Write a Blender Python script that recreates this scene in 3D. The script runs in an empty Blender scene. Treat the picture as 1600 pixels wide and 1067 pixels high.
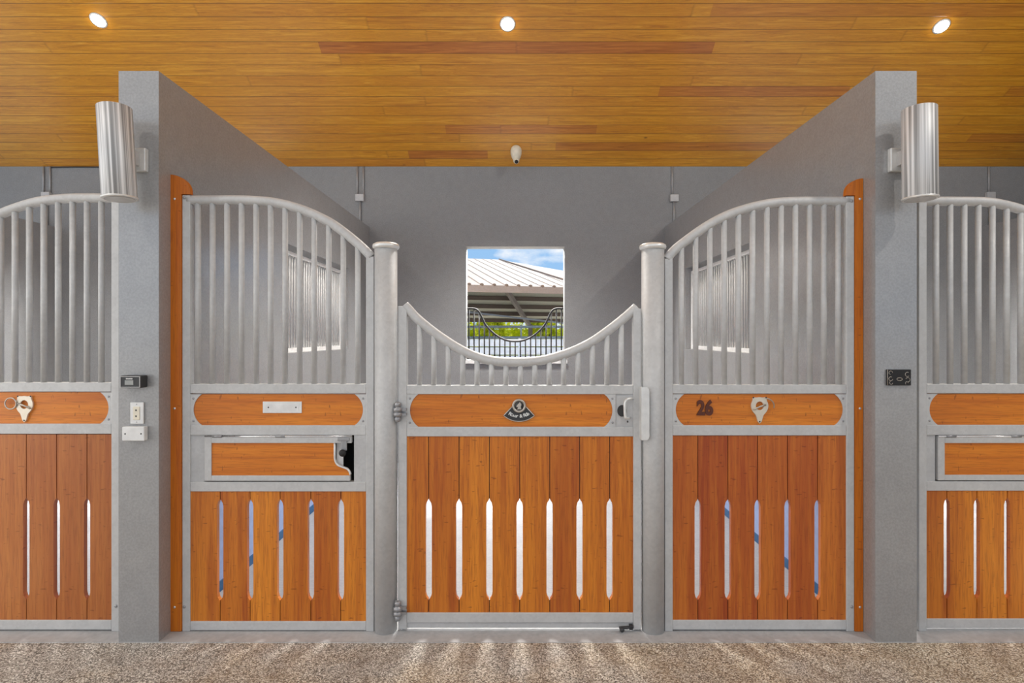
import bpy, bmesh, math, random
from mathutils import Vector, Matrix
random.seed(7)
C = bpy.context.scene.collection
PI = math.pi

# ------------------------------------------------------------------ camera
F = 880.0                      # focal length in pixels of the 1600 px wide frame
CH = 1.53                      # camera height
cam_d = bpy.data.cameras.new('camera'); cam = bpy.data.objects.new('camera', cam_d); C.objects.link(cam)
cam_d.sensor_width = 36.0; cam_d.lens = 36.0*F/1600.0
cam_d.shift_x = -8.0/1600.0; cam_d.shift_y = -7.5/1600.0
cam.location = (0, 0, CH); cam.rotation_euler = (PI/2, 0, 0)
cam_d.clip_end = 400
bpy.context.scene.camera = cam

# ------------------------------------------------------------------ world, sun, big lights, exposure
vs = bpy.context.scene.view_settings
vs.view_transform = 'Standard'; vs.look = 'None'; vs.exposure = 0.0; vs.gamma = 1.0; vs.use_curve_mapping = False
W = bpy.data.worlds.new('sky'); bpy.context.scene.world = W; W.use_nodes = True
nt = W.node_tree; nt.nodes.clear()
def wn(t, **k):
    n = nt.nodes.new(t)
    for a, b in k.items(): setattr(n, a, b)
    return n
tc = wn('ShaderNodeTexCoord'); sep = wn('ShaderNodeSeparateXYZ')
nt.links.new(tc.outputs['Generated'], sep.inputs[0])
gr = wn('ShaderNodeValToRGB'); gr.color_ramp.elements[0].position = 0.0; gr.color_ramp.elements[0].color = (0.36, 0.62, 0.95, 1)
gr.color_ramp.elements[1].position = 0.17; gr.color_ramp.elements[1].color = (0.34, 0.60, 0.95, 1)
e3 = gr.color_ramp.elements.new(0.32); e3.color = (0.56, 0.58, 0.62, 1)
nt.links.new(sep.outputs['Z'], gr.inputs[0])
cn = wn('ShaderNodeTexNoise'); cn.inputs['Scale'].default_value = 3.2; cn.inputs['Detail'].default_value = 7; cn.inputs['Roughness'].default_value = 0.55
mp = wn('ShaderNodeMapping'); mp.inputs['Scale'].default_value = (1, 1, 2.2); mp.inputs['Location'].default_value = (0.35, 0.1, 0.3)
nt.links.new(tc.outputs['Generated'], mp.inputs[0]); nt.links.new(mp.outputs[0], cn.inputs['Vector'])
cr = wn('ShaderNodeValToRGB'); cr.color_ramp.elements[0].position = 0.50; cr.color_ramp.elements[0].color = (0, 0, 0, 1)
cr.color_ramp.elements[1].position = 0.60; cr.color_ramp.elements[1].color = (1, 1, 1, 1)
nt.links.new(cn.outputs['Fac'], cr.inputs[0])
mx = wn('ShaderNodeMixRGB'); mx.inputs['Color2'].default_value = (1.28, 1.22, 1.14, 1)
nt.links.new(cr.outputs[0], mx.inputs['Fac']); nt.links.new(gr.outputs[0], mx.inputs['Color1'])
bg = wn('ShaderNodeBackground'); bg.inputs['Strength'].default_value = 0.95
wo = wn('ShaderNodeOutputWorld'); nt.links.new(mx.outputs[0], bg.inputs[0]); nt.links.new(bg.outputs[0], wo.inputs[0])

def light(name, kind, loc, energy, color=(1, 1, 1), rot=(0, 0, 0), **k):
    d = bpy.data.lights.new(name, kind); d.energy = energy; d.color = color
    for a, b in k.items(): setattr(d, a, b)
    o = bpy.data.objects.new(name, d); C.objects.link(o); o.location = loc; o.rotation_euler = rot
    return o
def aim(o, target):
    o.rotation_euler = (Vector(target)-o.location).to_track_quat('-Z', 'Y').to_euler()
sun = light('sun', 'SUN', (0, 20, 20), 2.9, (1.0, 0.95, 0.86), angle=math.radians(1.5))
sun.rotation_euler = Vector((-0.12, -0.66, -0.76)).to_track_quat('-Z', 'Y').to_euler()
# added soft fill lamp behind the viewpoint, standing in for daylight
fill = light('aisle_fill', 'AREA', (-4.5, -2.6, 2.4), 52, (1.0, 0.93, 0.84), shape='RECTANGLE', size=11.0, size_y=4.2)
aim(fill, (0.4, 4.2, 2.4))
# daylight from the open left end of the aisle
end = light('aisle_end_daylight', 'AREA', (-7.0, 0.6, 1.7), 80, (1.0, 0.96, 0.9), shape='RECTANGLE', size=3.4, size_y=3.0)
aim(end, (2.0, 2.2, 1.2))

# added area lamps outside and above the back windows, boosting their daylight
for wx_ in (-3.8, 0.0, 3.8):
    wl = light('window_fill', 'AREA', (wx_, 8.5, 3.75), 700, (1.0, 0.98, 0.95), shape='RECTANGLE', size=2.0, size_y=1.3)
    aim(wl, (wx_, 4.2, 1.2))

# ------------------------------------------------------------------ material helpers
MATS = {}
class NB:
    def __init__(s, name):
        s.m = bpy.data.materials.new(name); s.m.use_nodes = True; s.t = s.m.node_tree; s.t.nodes.clear()
        s.b = s.n('ShaderNodeBsdfPrincipled'); o = s.n('ShaderNodeOutputMaterial'); s.l(s.b.outputs[0], o.inputs[0])
    def n(s, t, **k):
        x = s.t.nodes.new(t)
        for a, b in k.items(): setattr(x, a, b)
        return x
    def l(s, a, b): s.t.links.new(a, b)
    def set(s, inp, v):
        if hasattr(v, 'links') or hasattr(v, 'is_output'): s.l(v, inp)
        else: inp.default_value = v
    def obj(s, scale=(1, 1, 1), loc=(0, 0, 0)):
        c = s.n('ShaderNodeTexCoord'); m = s.n('ShaderNodeMapping'); m.inputs['Scale'].default_value = scale; m.inputs['Location'].default_value = loc
        s.l(c.outputs['Object'], m.inputs[0]); return m.outputs[0]
    def noise(s, vec, scale=5, detail=3, rough=0.5, dist=0.0):
        x = s.n('ShaderNodeTexNoise'); s.l(vec, x.inputs['Vector']); x.inputs['Scale'].default_value = scale
        x.inputs['Detail'].default_value = detail; x.inputs['Roughness'].default_value = rough; x.inputs['Distortion'].default_value = dist
        return x.outputs['Fac']
    def ramp(s, fac, stops):
        r = s.n('ShaderNodeValToRGB'); e = r.color_ramp.elements
        while len(e) < len(stops): e.new(0.5)
        for i, (p, c) in enumerate(stops):
            e[i].position = p; e[i].color = (c[0], c[1], c[2], 1) if hasattr(c, '__len__') else (c, c, c, 1)
        s.l(fac, r.inputs[0]); return r.outputs[0]
    def mix(s, fac, a, b, mode='MIX'):
        m = s.n('ShaderNodeMixRGB', blend_type=mode); s.set(m.inputs[0], fac)
        for i, v in ((1, a), (2, b)):
            if isinstance(v, (tuple, list)): m.inputs[i].default_value = (v[0], v[1], v[2], 1)
            else: s.l(v, m.inputs[i])
        return m.outputs[0]
    def math(s, op, a, b=None, c=None):
        m = s.n('ShaderNodeMath', operation=op); s.set(m.inputs[0], a)
        if b is not None: s.set(m.inputs[1], b)
        if c is not None: s.set(m.inputs[2], c)
        return m.outputs[0]
    def bump(s, h, strength=0.3, dist=0.01):
        b = s.n('ShaderNodeBump'); b.inputs['Strength'].default_value = strength; b.inputs['Distance'].default_value = dist
        s.l(h, b.inputs['Height']); s.l(b.outputs[0], s.b.inputs['Normal'])
    def p(s, **k):
        for a, v in k.items():
            i = s.b.inputs[a.replace('_', ' ')]
            if isinstance(v, (tuple, list)) and len(v) == 3: i.default_value = (v[0], v[1], v[2], 1)
            else: s.set(i, v)
        return s

def stucco(name, col, bs=0.35, gloss=False):
    b = NB(name); v = b.obj()
    n1 = b.noise(v, 1.3, 4, 0.55); n2 = b.noise(v, 90, 3, 0.6); n3 = b.noise(v, 14, 3, 0.5)
    c = b.ramp(n1, [(0.3, [x*0.9 for x in col]), (0.7, [x*1.08 for x in col])])
    c = b.mix(0.35, c, b.ramp(n3, [(0.35, [x*0.85 for x in col]), (0.65, [x*1.12 for x in col])]))
    c = b.mix(0.3, c, b.ramp(n2, [(0.35, [x*0.7 for x in col]), (0.65, [x*1.3 for x in col])]))
    b.p(Base_Color=c, Roughness=0.55)
    if gloss: b.p(Coat_Weight=1.0, Coat_IOR=1.8, Coat_Roughness=0.22)
    b.bump(n2, bs, 0.004); return b.m
def plain(name, col, rough=0.5, metal=0.0, **k):
    b = NB(name); v = b.obj(); n = b.noise(v, 25, 3)
    c = b.ramp(n, [(0.3, [x*0.92 for x in col]), (0.7, [min(1, x*1.06) for x in col])])
    b.p(Base_Color=c, Roughness=rough, Metallic=metal, **k); return b.m
def galvanised(name, col, metal=0.35, rough=0.42):
    b = NB(name); v = b.obj()
    vo = b.n('ShaderNodeTexVoronoi'); b.l(v, vo.inputs['Vector']); vo.inputs['Scale'].default_value = 70
    sp = b.ramp(vo.outputs['Color'], [(0.2, [x*0.93 for x in col]), (0.8, [min(1, x*1.05) for x in col])])
    n = b.noise(v, 9, 5, 0.6); c = b.mix(0.45, sp, b.ramp(n, [(0.3, [x*0.84 for x in col]), (0.7, [min(1, x*1.1) for x in col])]))
    b.p(Base_Color=c, Metallic=metal, Roughness=b.ramp(n, [(0.3, rough+0.1), (0.7, rough-0.06)])); b.bump(n, 0.08, 0.003); return b.m
def bamboo(name, vertical=True, base=(0.66, 0.205, 0.012), dark=(0.36, 0.065, 0.006), light=(0.82, 0.29, 0.022)):
    b = NB(name)
    sc = (1, 1, 1)
    v = b.obj((46, 46, 1.6) if vertical else (1.6, 46, 46))
    v2 = b.obj((7, 7, 0.5) if vertical else (0.9, 7, 7))
    v3 = b.obj((160, 160, 9) if vertical else (9, 160, 160))
    at = b.n('ShaderNodeAttribute', attribute_name='tone', attribute_type='GEOMETRY')
    g = b.noise(v, 1.0, 5, 0.6, 0.3); big = b.noise(v2, 1.0, 3, 0.5); fine = b.noise(v3, 1.0, 2, 0.6)
    c = b.ramp(g, [(0.36, dark), (0.5, base), (0.64, light)])
    c2 = b.ramp(at.outputs['Fac'], [(0.0, dark), (0.5, base), (1.0, light)])
    c = b.mix(0.55, c, c2)
    c = b.mix(b.ramp(big, [(0.4, 0.0), (0.7, 0.45)]), c, dark)
    c = b.mix(b.ramp(fine, [(0.50, 0.0), (0.72, 0.45)]), c, [x*0.6 for x in dark])
    # short cross marks of the bamboo nodes
    v4 = b.obj((26, 26, 85) if vertical else (85, 26, 26)); nod = b.noise(v4, 1.0, 1, 0.5)
    c = b.mix(b.ramp(nod, [(0.70, 0.0), (0.76, 0.55)]), c, [x*0.45 for x in dark])
    c = b.mix(b.math('LESS_THAN', at.outputs['Fac'], -0.5), c, (0.05, 0.012, 0.003))
    b.p(Base_Color=c, Roughness=0.45, Coat_Weight=0.12, Coat_Roughness=0.3); b.bump(g, 0.12, 0.003); return b.m

M = {}
M['wall'] = stucco('grey_stucco', (0.255, 0.257, 0.260), 0.5)
M['divider'] = stucco('grey_semi_gloss_stucco', (0.30, 0.30, 0.302), 0.3, True)
M['metal'] = galvanised('galvanised_steel', (0.565, 0.565, 0.56), 0.12, 0.5)
M['metal_l'] = galvanised('galvanised_sheet', (0.52, 0.52, 0.52), 0.1, 0.5)
M['metal_d'] = galvanised('dull_zinc', (0.36, 0.36, 0.37), 0.5, 0.4)
M['chrome'] = plain('polished_steel', (0.80, 0.80, 0.80), 0.18, 0.95)
M['brushed'] = plain('brushed_plate', (0.80, 0.80, 0.78), 0.4, 0.45)
M['wood_v'] = bamboo('bamboo_upright')
M['wood_red'] = bamboo('bamboo_upright_reddish', True, (0.50, 0.12, 0.013), (0.32, 0.046, 0.006), (0.68, 0.22, 0.022))
M['wood_pale'] = bamboo('bamboo_upright_faded', True, (0.50, 0.165, 0.035), (0.34, 0.085, 0.018), (0.60, 0.23, 0.05))
M['wood_h'] = bamboo('bamboo_lying', False, (0.68, 0.20, 0.010), (0.42, 0.09, 0.005), (0.80, 0.28, 0.020))
M['wood_f'] = bamboo('orange_filler_wood', True, (0.62, 0.165, 0.003), (0.46, 0.085, 0.002), (0.70, 0.22, 0.005))
M['black'] = plain('black_metal', (0.012, 0.012, 0.013), 0.6, 0.0)
M['dark'] = plain('dark_plastic', (0.035, 0.035, 0.037), 0.45)
M['white'] = plain('white_plastic', (0.78, 0.78, 0.77), 0.4)
M['ivory'] = plain('ivory_plastic', (0.80, 0.74, 0.60), 0.4)
M['beige'] = plain('worn_nickel', (0.78, 0.70, 0.58), 0.32, 0.55)
M['brown'] = plain('dark_brown_paint', (0.10, 0.022, 0.008), 0.5)
M['pewter'] = plain('pewter', (0.55, 0.50, 0.44), 0.35, 0.7)
M['tint_lining'] = plain('sky_tinted_lining', (0.30, 0.40, 0.66), 0.6)
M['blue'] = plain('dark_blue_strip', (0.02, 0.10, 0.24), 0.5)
M['lining'] = plain('feeder_black', (0.03, 0.03, 0.03), 0.6)
M['conduit'] = plain('grey_conduit', (0.40, 0.40, 0.40), 0.45, 0.3)
M['glass'] = plain('frosted_lens', (0.55, 0.55, 0.55), 0.25)
M['lcd'] = plain('grey_display', (0.35, 0.36, 0.35), 0.3)

# brushed lamp cylinder: streaks run along its length
b = NB('brushed_aluminium'); c_ = b.n('ShaderNodeTexCoord'); m_ = b.n('ShaderNodeMapping'); m_.inputs['Scale'].default_value = (70, 70, 0.6)
b.l(c_.outputs['Object'], m_.inputs[0]); s_ = b.noise(m_.outputs[0], 1.0, 3, 0.6)
b.p(Base_Color=b.ramp(s_, [(0.38, 0.30), (0.5, 0.62), (0.62, 0.92)]), Metallic=0.2, Roughness=0.5); b.bump(s_, 0.25, 0.002); M['alu'] = b.m

# varnished board ceiling; local Y runs up the slope from the back wall, local X along the boards
BW = 0.1222
b = NB('varnished_pine_boards'); v = b.obj(); sx = b.n('ShaderNodeSeparateXYZ'); b.l(v, sx.inputs[0])
X_, Y_ = sx.outputs['X'], sx.outputs['Y']
rowf = b.math('DIVIDE', Y_, BW); row = b.math('FLOOR', rowf); fr = b.math('SUBTRACT', rowf, row)
w1 = b.n('ShaderNodeTexWhiteNoise', noise_dimensions='1D'); b.l(row, w1.inputs['W'])
xs = b.math('ADD', b.math('DIVIDE', X_, 4.6), b.math('MULTIPLY', w1.outputs['Value'], 9.0)); col = b.math('FLOOR', xs); fx = b.math('SUBTRACT', xs, col)
cmb = b.n('ShaderNodeCombineXYZ'); b.l(row, cmb.inputs[0]); b.l(col, cmb.inputs[1])
w2 = b.n('ShaderNodeTexWhiteNoise', noise_dimensions='3D'); b.l(cmb.outputs[0], w2.inputs['Vector'])
cmb2 = b.n('ShaderNodeCombineXYZ'); b.l(b.math('MULTIPLY', X_, 1.5), cmb2.inputs[0]); b.l(b.math('MULTIPLY', Y_, 30.0), cmb2.inputs[1]); b.l(b.math('MULTIPLY', w2.outputs['Value'], 40.0), cmb2.inputs[2])
g = b.noise(cmb2.outputs[0], 1.0, 5, 0.62, 1.4)
cmb3 = b.n('ShaderNodeCombineXYZ'); b.l(b.math('MULTIPLY', X_, 9.0), cmb3.inputs[0]); b.l(b.math('MULTIPLY', Y_, 190.0), cmb3.inputs[1])
g2 = b.noise(cmb3.outputs[0], 1.0, 3, 0.6)
tone = b.ramp(w2.outputs['Value'], [(0.0, (0.68, 0.28, 0.013)), (0.45, (0.76, 0.345, 0.016)), (0.90, (0.82, 0.40, 0.025)), (0.97, (0.54, 0.18, 0.02))])
gc = b.ramp(g, [(0.36, (0.46, 0.15, 0.008)), (0.46, (0.78, 0.35, 0.018)), (0.50, (0.60, 0.22, 0.010)), (0.55, (0.80, 0.36, 0.018)), (0.70, (0.92, 0.49, 0.05))])
cc = b.mix(0.6, tone, gc)
cc = b.mix(b.ramp(g2, [(0.52, 0.0), (0.75, 0.35)]), cc, (0.32, 0.10, 0.015))
dk = None
for r0, xa, xb, amt in ((12, -1.94, 1.93, 0.75), (8, 1.5, 3.5, 0.6), (4, -0.81, 0.9, 0.5), (2, 0.45, 3.2, 0.55), (1, -1.29, -0.35, 0.7), (15, 1.8, 5, 0.4), (3, 5.2, 7.5, 0.5)):
    a1 = b.math('COMPARE', row, float(r0), 0.5); a2 = b.math('GREATER_THAN', X_, xa); a3 = b.math('LESS_THAN', X_, xb)
    a = b.math('MULTIPLY', b.math('MULTIPLY', a1, a2), b.math('MULTIPLY', a3, amt))
    dk = a if dk is None else b.math('MAXIMUM', dk, a)
cc = b.mix(dk, cc, b.ramp(g, [(0.35, (0.33, 0.075, 0.012)), (0.65, (0.62, 0.19, 0.03))]))
kn = b.n('ShaderNodeTexVoronoi'); cmb4 = b.n('ShaderNodeCombineXYZ'); b.l(b.math('MULTIPLY', X_, 1.3), cmb4.inputs[0]); b.l(b.math('MULTIPLY', Y_, 2.6), cmb4.inputs[1]); b.l(cmb4.outputs[0], kn.inputs['Vector']); kn.inputs['Scale'].default_value = 1.0
cc = b.mix(b.ramp(kn.outputs['Distance'], [(0.018, 0.8), (0.04, 0.0)]), cc, (0.10, 0.03, 0.008))
edge = b.math('MINIMUM', fr, b.math('SUBTRACT', 1.0, fr)); eg = b.ramp(edge, [(0.018, 1.0), (0.04, 0.0)])
ex = b.math('MINIMUM', fx, b.math('SUBTRACT', 1.0, fx)); eg2 = b.ramp(ex, [(0.0004, 0.35), (0.0009, 0.0)])
eg = b.math('MAXIMUM', eg, eg2)
cc = b.mix(1.0, cc, (0.88, 0.86, 0.95), 'MULTIPLY')
cc = b.mix(b.math('MULTIPLY', eg, 0.62), cc, (0.14, 0.04, 0.006))
b.p(Base_Color=cc, Roughness=0.4, Coat_Weight=0.25, Coat_Roughness=0.25)
b.bump(b.math('SUBTRACT', 1.0, eg), 0.4, 0.004); M['ceiling'] = b.m

# pebbly aisle surface
b = NB('tan_aggregate'); v = b.obj()
vo = b.n('ShaderNodeTexVoronoi'); b.l(v, vo.inputs['Vector']); vo.inputs['Scale'].default_value = 190; vo.inputs['Randomness'].default_value = 1.0
sepc = b.n('ShaderNodeSeparateColor'); b.l(vo.outputs['Color'], sepc.inputs[0])
st = b.ramp(sepc.outputs[0], [(0.0, (0.12, 0.08, 0.05)), (0.25, (0.32, 0.24, 0.15)), (0.5, (0.54, 0.44, 0.31)), (0.75, (0.72, 0.62, 0.46)), (1.0, (0.95, 0.90, 0.78))])
sg = b.ramp(sepc.outputs[0], [(0.0, (0.10, 0.10, 0.09)), (0.3, (0.30, 0.285, 0.26)), (0.6, (0.52, 0.50, 0.46)), (1.0, (0.92, 0.90, 0.85))])
sepp = b.n('ShaderNodeSeparateXYZ'); b.l(v, sepp.inputs[0])
pt = b.math('ADD', b.noise(v, 1.6, 4, 0.6), b.math('MULTIPLY', sepp.outputs['X'], 0.03))
cc = b.mix(b.ramp(pt, [(0.40, 0.85), (0.60, 0.15)]), st, sg)
cc = b.mix(b.ramp(b.noise(v, 5.0, 4, 0.6), [(0.45, 0.0), (0.7, 0.35)]), cc, (0.26, 0.18, 0.12))
cc = b.mix(b.ramp(vo.outputs['Distance'], [(0.55, 0.0), (0.9, 0.7)]), cc, (0.08, 0.06, 0.04))
b.p(Base_Color=cc, Roughness=0.75); b.bump(b.math('SUBTRACT', 1.0, vo.outputs['Distance']), 0.5, 0.003); M['gravel'] = b.m

b = NB('smooth_concrete'); v = b.obj(); n1 = b.noise(v, 4, 6, 0.65); n2 = b.noise(v, 30, 4, 0.6)
b.p(Base_Color=b.mix(0.4, b.ramp(n1, [(0.3, (0.40, 0.40, 0.40)), (0.7, (0.56, 0.56, 0.56))]), b.ramp(n2, [(0.3, (0.30, 0.30, 0.31)), (0.7, (0.55, 0.55, 0.56))])), Roughness=0.6); M['concrete'] = b.m
b = NB('pale_stall_floor'); v = b.obj(); n1 = b.noise(v, 6, 6, 0.65); n2 = b.noise(v, 60, 3, 0.6)
b.p(Base_Color=b.mix(0.3, b.ramp(n1, [(0.3, (0.22, 0.225, 0.25)), (0.7, (0.28, 0.285, 0.30))]), b.ramp(n2, [(0.3, (0.20, 0.21, 0.23)), (0.7, (0.38, 0.38, 0.40))])), Roughness=0.7); M['stallfloor'] = b.m
M['sand'] = stucco('pale_sand', (0.62, 0.58, 0.52), 0.2)
# outdoor
b = NB('white_ribbed_roof'); v = b.obj(); n1 = b.noise(v, 2, 4); b.p(Base_Color=b.ramp(n1, [(0.3, (0.54, 0.51, 0.52)), (0.7, (0.64, 0.61, 0.62))]), Roughness=0.4); M['roof'] = b.m
M['roof_under'] = plain('pale_roof_underside', (0.66, 0.68, 0.60), 0.6)
M['fascia'] = plain('taupe_fascia', (0.27, 0.24, 0.235), 0.5)
M['beam'] = plain('brown_grey_beam', (0.17, 0.13, 0.11), 0.6)
M['rail_b'] = plain('pale_blue_rail', (0.42, 0.56, 0.72), 0.4)
M['rail_w'] = plain('white_rail', (0.40, 0.47, 0.58), 0.6)
b = NB('yellow_green_leaves'); v = b.obj(); n1 = b.noise(v, 3, 4, 0.6); n2 = b.noise(v, 14, 3, 0.6)
b.p(Base_Color=b.mix(0.5, b.ramp(n1, [(0.35, (0.30, 0.45, 0.03)), (0.6, (0.95, 0.95, 0.04))]), b.ramp(n2, [(0.3, (0.16, 0.32, 0.03)), (0.7, (1.0, 0.98, 0.08))])), Roughness=0.6)
tr_ = b.n('ShaderNodeBsdfTranslucent'); b.l(b.b.inputs['Base Color'].links[0].from_socket, tr_.inputs[0]); ms_ = b.n('ShaderNodeMixShader'); ms_.inputs[0].default_value = 0.55
b.l(b.b.outputs[0], ms_.inputs[1]); b.l(tr_.outputs[0], ms_.inputs[2]); b.l(ms_.outputs[0], [n for n in b.t.nodes if n.type == 'OUTPUT_MATERIAL'][0].inputs[0]); M['leaf'] = b.m
M['grass'] = stucco('grass_ground', (0.20, 0.26, 0.08), 0.2)
def emit(name, col, s):
    b = NB(name); b.p(Base_Color=(1, 1, 1), Emission_Color=col, Emission_Strength=s); return b.m
M['glow'] = emit('lit_lamp', (1.0, 0.90, 0.72), 30)

# ------------------------------------------------------------------ mesh helpers
def tone_layer(bm): return bm.faces.layers.float.get('tone') or bm.faces.layers.float.new('tone')
def bx(bm, x0, x1, y0, y1, z0, z1, tone=None):
    if tone is not None: tone_layer(bm)
    vs = [bm.verts.new(p) for p in ((x0, y0, z0), (x1, y0, z0), (x1, y1, z0), (x0, y1, z0), (x0, y0, z1), (x1, y0, z1), (x1, y1, z1), (x0, y1, z1))]
    fs = [bm.faces.new([vs[i] for i in q]) for q in ((0, 1, 5, 4), (1, 2, 6, 5), (2, 3, 7, 6), (3, 0, 4, 7), (4, 5, 6, 7), (3, 2, 1, 0))]
    if tone is not None:
        L = tone_layer(bm)
        for f in fs: f[L] = tone
    return vs
def prism(bm, pts, y0, y1, tone=None):
    """outline in XZ, given counter-clockwise seen from -Y; thickness from y0 (front) to y1"""
    if tone is not None: tone_layer(bm)
    a = [bm.verts.new((x, y0, z)) for x, z in pts]; c = [bm.verts.new((x, y1, z)) for x, z in pts]
    n = len(pts); fs = [bm.faces.new(a), bm.faces.new(c[::-1])]
    for i in range(n): fs.append(bm.faces.new((a[i], c[i], c[(i+1) % n], a[(i+1) % n])))
    if tone is not None:
        L = tone_layer(bm)
        for f in fs: f[L] = tone
def tube(bm, pts, r, seg=12, flat=1.0):
    P = [Vector(p) for p in pts]; rings = []
    t0 = (P[1]-P[0]).normalized(); up = Vector((0, 1, 0)) if abs(t0.y) < 0.9 else Vector((1, 0, 0))
    for i, p in enumerate(P):
        t = (P[min(i+1, len(P)-1)]-P[max(i-1, 0)]).normalized()
        s = t.cross(up).normalized(); u = s.cross(t).normalized(); up = u
        rings.append([bm.verts.new(p+(s*math.cos(2*PI*k/seg)+u*math.sin(2*PI*k/seg)*flat)*r) for k in range(seg)])
    for a, c in zip(rings, rings[1:]):
        for k in range(seg):
            f = bm.faces.new((a[k], a[(k+1) % seg], c[(k+1) % seg], c[k])); f.smooth = True
    bm.faces.new(rings[0][::-1]); bm.faces.new(rings[-1])
def lathe(bm, prof, cx, cy, cz=0.0, seg=32, axis='Z'):
    rings = []
    for r, z in prof:
        ring = []
        for k in range(seg):
            a = 2*PI*k/seg
            if axis == 'Z': p = (cx+r*math.cos(a), cy+r*math.sin(a), cz+z)
            else: p = (cx+r*math.cos(a), cy-z, cz+r*math.sin(a))      # towards the viewer side
            ring.append(bm.verts.new(p))
        rings.append(ring)
    for a, c in zip(rings, rings[1:]):
        for k in range(seg):
            f = bm.faces.new((a[k], a[(k+1) % seg], c[(k+1) % seg], c[k])); f.smooth = True
    bm.faces.new(rings[0][::-1]); bm.faces.new(rings[-1])
def sph(bm, c, r, sc=(1, 1, 1), u=12, v=8):
    m = Matrix.Translation(c) @ Matrix.Diagonal((r*sc[0], r*sc[1], r*sc[2], 1))
    g_ = bmesh.ops.create_uvsphere(bm, u_segments=u, v_segments=v, radius=1.0, matrix=m)
    for w in g_['verts']:
        for f in w.link_faces: f.smooth = True
def cat(pts, n=6):
    out = []; P = [pts[0]]+list(pts)+[pts[-1]]
    for i in range(1, len(P)-2):
        for k in range(n):
            t = k/n; q = []
            for a, b_, c, d in zip(P[i-1], P[i], P[i+1], P[i+2]):
                q.append(0.5*((2*b_)+(-a+c)*t+(2*a-5*b_+4*c-d)*t*t+(-a+3*b_-3*c+d)*t**3))
            out.append(tuple(q))
    out.append(tuple(pts[-1])); return out
def interp(pts, x):
    for a, c in zip(pts, pts[1:]):
        if min(a[0], c[0]) <= x <= max(a[0], c[0]) and a[0] != c[0]:
            return a[1]+(c[1]-a[1])*(x-a[0])/(c[0]-a[0])
    return pts[0][1] if abs(x-pts[0][0]) < abs(x-pts[-1][0]) else pts[-1][1]
def wloc(o):
    v = Vector((0, 0, 0))
    while o is not None: v += o.location; o = o.parent
    return v
def obj(name, bm, mat, parent=None, origin=None, bevel=0.0, label=None):
    org = wloc(parent) if parent is not None else Vector((0, 0, 0))
    if origin is not None and parent is None: org = Vector(origin)
    bmesh.ops.recalc_face_normals(bm, faces=bm.faces[:])
    bmesh.ops.translate(bm, verts=bm.verts[:], vec=-org)
    me = bpy.data.meshes.new(name); bm.to_mesh(me); bm.free()
    for m in (mat if isinstance(mat, (list, tuple)) else [mat]): me.materials.append(m)
    o = bpy.data.objects.new(name, me); C.objects.link(o)
    if parent is not None: o.parent = parent
    elif origin is not None: o.location = org
    if bevel:
        md = o.modifiers.new('edge', 'BEVEL'); md.width = bevel; md.segments = 2; md.limit_method = 'ANGLE'; md.angle_limit = math.radians(50)
    if label: o['label'] = label
    return o
def thing(name, label, cat_, loc, group=None):
    o = bpy.data.objects.new(name, None); C.objects.link(o); o.location = loc; o.empty_display_size = 0.1
    o['label'] = label; o['category'] = cat_
    if group: o['group'] = group
    return o
def tag(o, label, cat_, group=None):
    o['label'] = label; o['category'] = cat_
    if group: o['group'] = group
    return o
def struct(name, bm, mat, **k):
    o = obj(name, bm, mat, **k); o['kind'] = 'structure'; return o
def one(name, parent, mat, fn, bevel=0.0, label=None):
    bm = bmesh.new(); fn(bm); return obj(name, bm, mat, parent, bevel=bevel, label=label)
def text_bm(bm, s, cx, cy, cz, size, depth, bold=0.0, rot=0.0):
    """letters facing -Y, centred on (cx, cz)"""
    cu = bpy.data.curves.new('letters', 'FONT'); cu.body = s; cu.size = size; cu.extrude = depth/2; cu.offset = bold
    cu.align_x = 'CENTER'; cu.align_y = 'CENTER'; cu.resolution_u = 4
    to = bpy.data.objects.new('letters', cu); C.objects.link(to)
    dg = bpy.context.evaluated_depsgraph_get(); dg.update()
    me = bpy.data.meshes.new_from_object(to.evaluated_get(dg))
    me.transform(Matrix.Translation((cx, cy, cz)) @ Matrix.Rotation(-rot, 4, 'Y') @ Matrix.Rotation(PI/2, 4, 'X'))
    bm.from_mesh(me); bpy.data.meshes.remove(me); bpy.data.objects.remove(to); bpy.data.curves.remove(cu)

# ------------------------------------------------------------------ room shell
YC = 2.824          # front faces of the divider walls
YB = 6.854          # inner face of the back wall
YG = 2.924          # front face of the stall fronts
ZT = 2.862          # top of the dividers
SL = 0.583; ang = math.atan(SL)
def GX(px): return (px-808.0)/301.0
def GZ(py): return CH-(py-526.0)/301.0

bm = bmesh.new(); bx(bm, -7.2, 7.2, -2.0, 2.822, -0.16, -0.004)
struct('floor', bm, M['gravel'])
bm = bmesh.new(); bx(bm, -7.2, 7.2, 2.822, 3.03, -0.16, 0.0)
struct('trim_1', bm, M['concrete'])
bm = bmesh.new(); bx(bm, -7.2, 7.2, 3.03, 7.06, -0.16, -0.002)
struct('floor_stall', bm, M['stallfloor'])
bm = bmesh.new(); bx(bm, -40, 40, -40, -2.0, -0.30, -0.05)
struct('ground_front', bm, M['sand'])
bm = bmesh.new(); bx(bm, -60, 60, 7.06, 90, -0.30, -0.05)
struct('ground_rear', bm, M['sand'])

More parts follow.
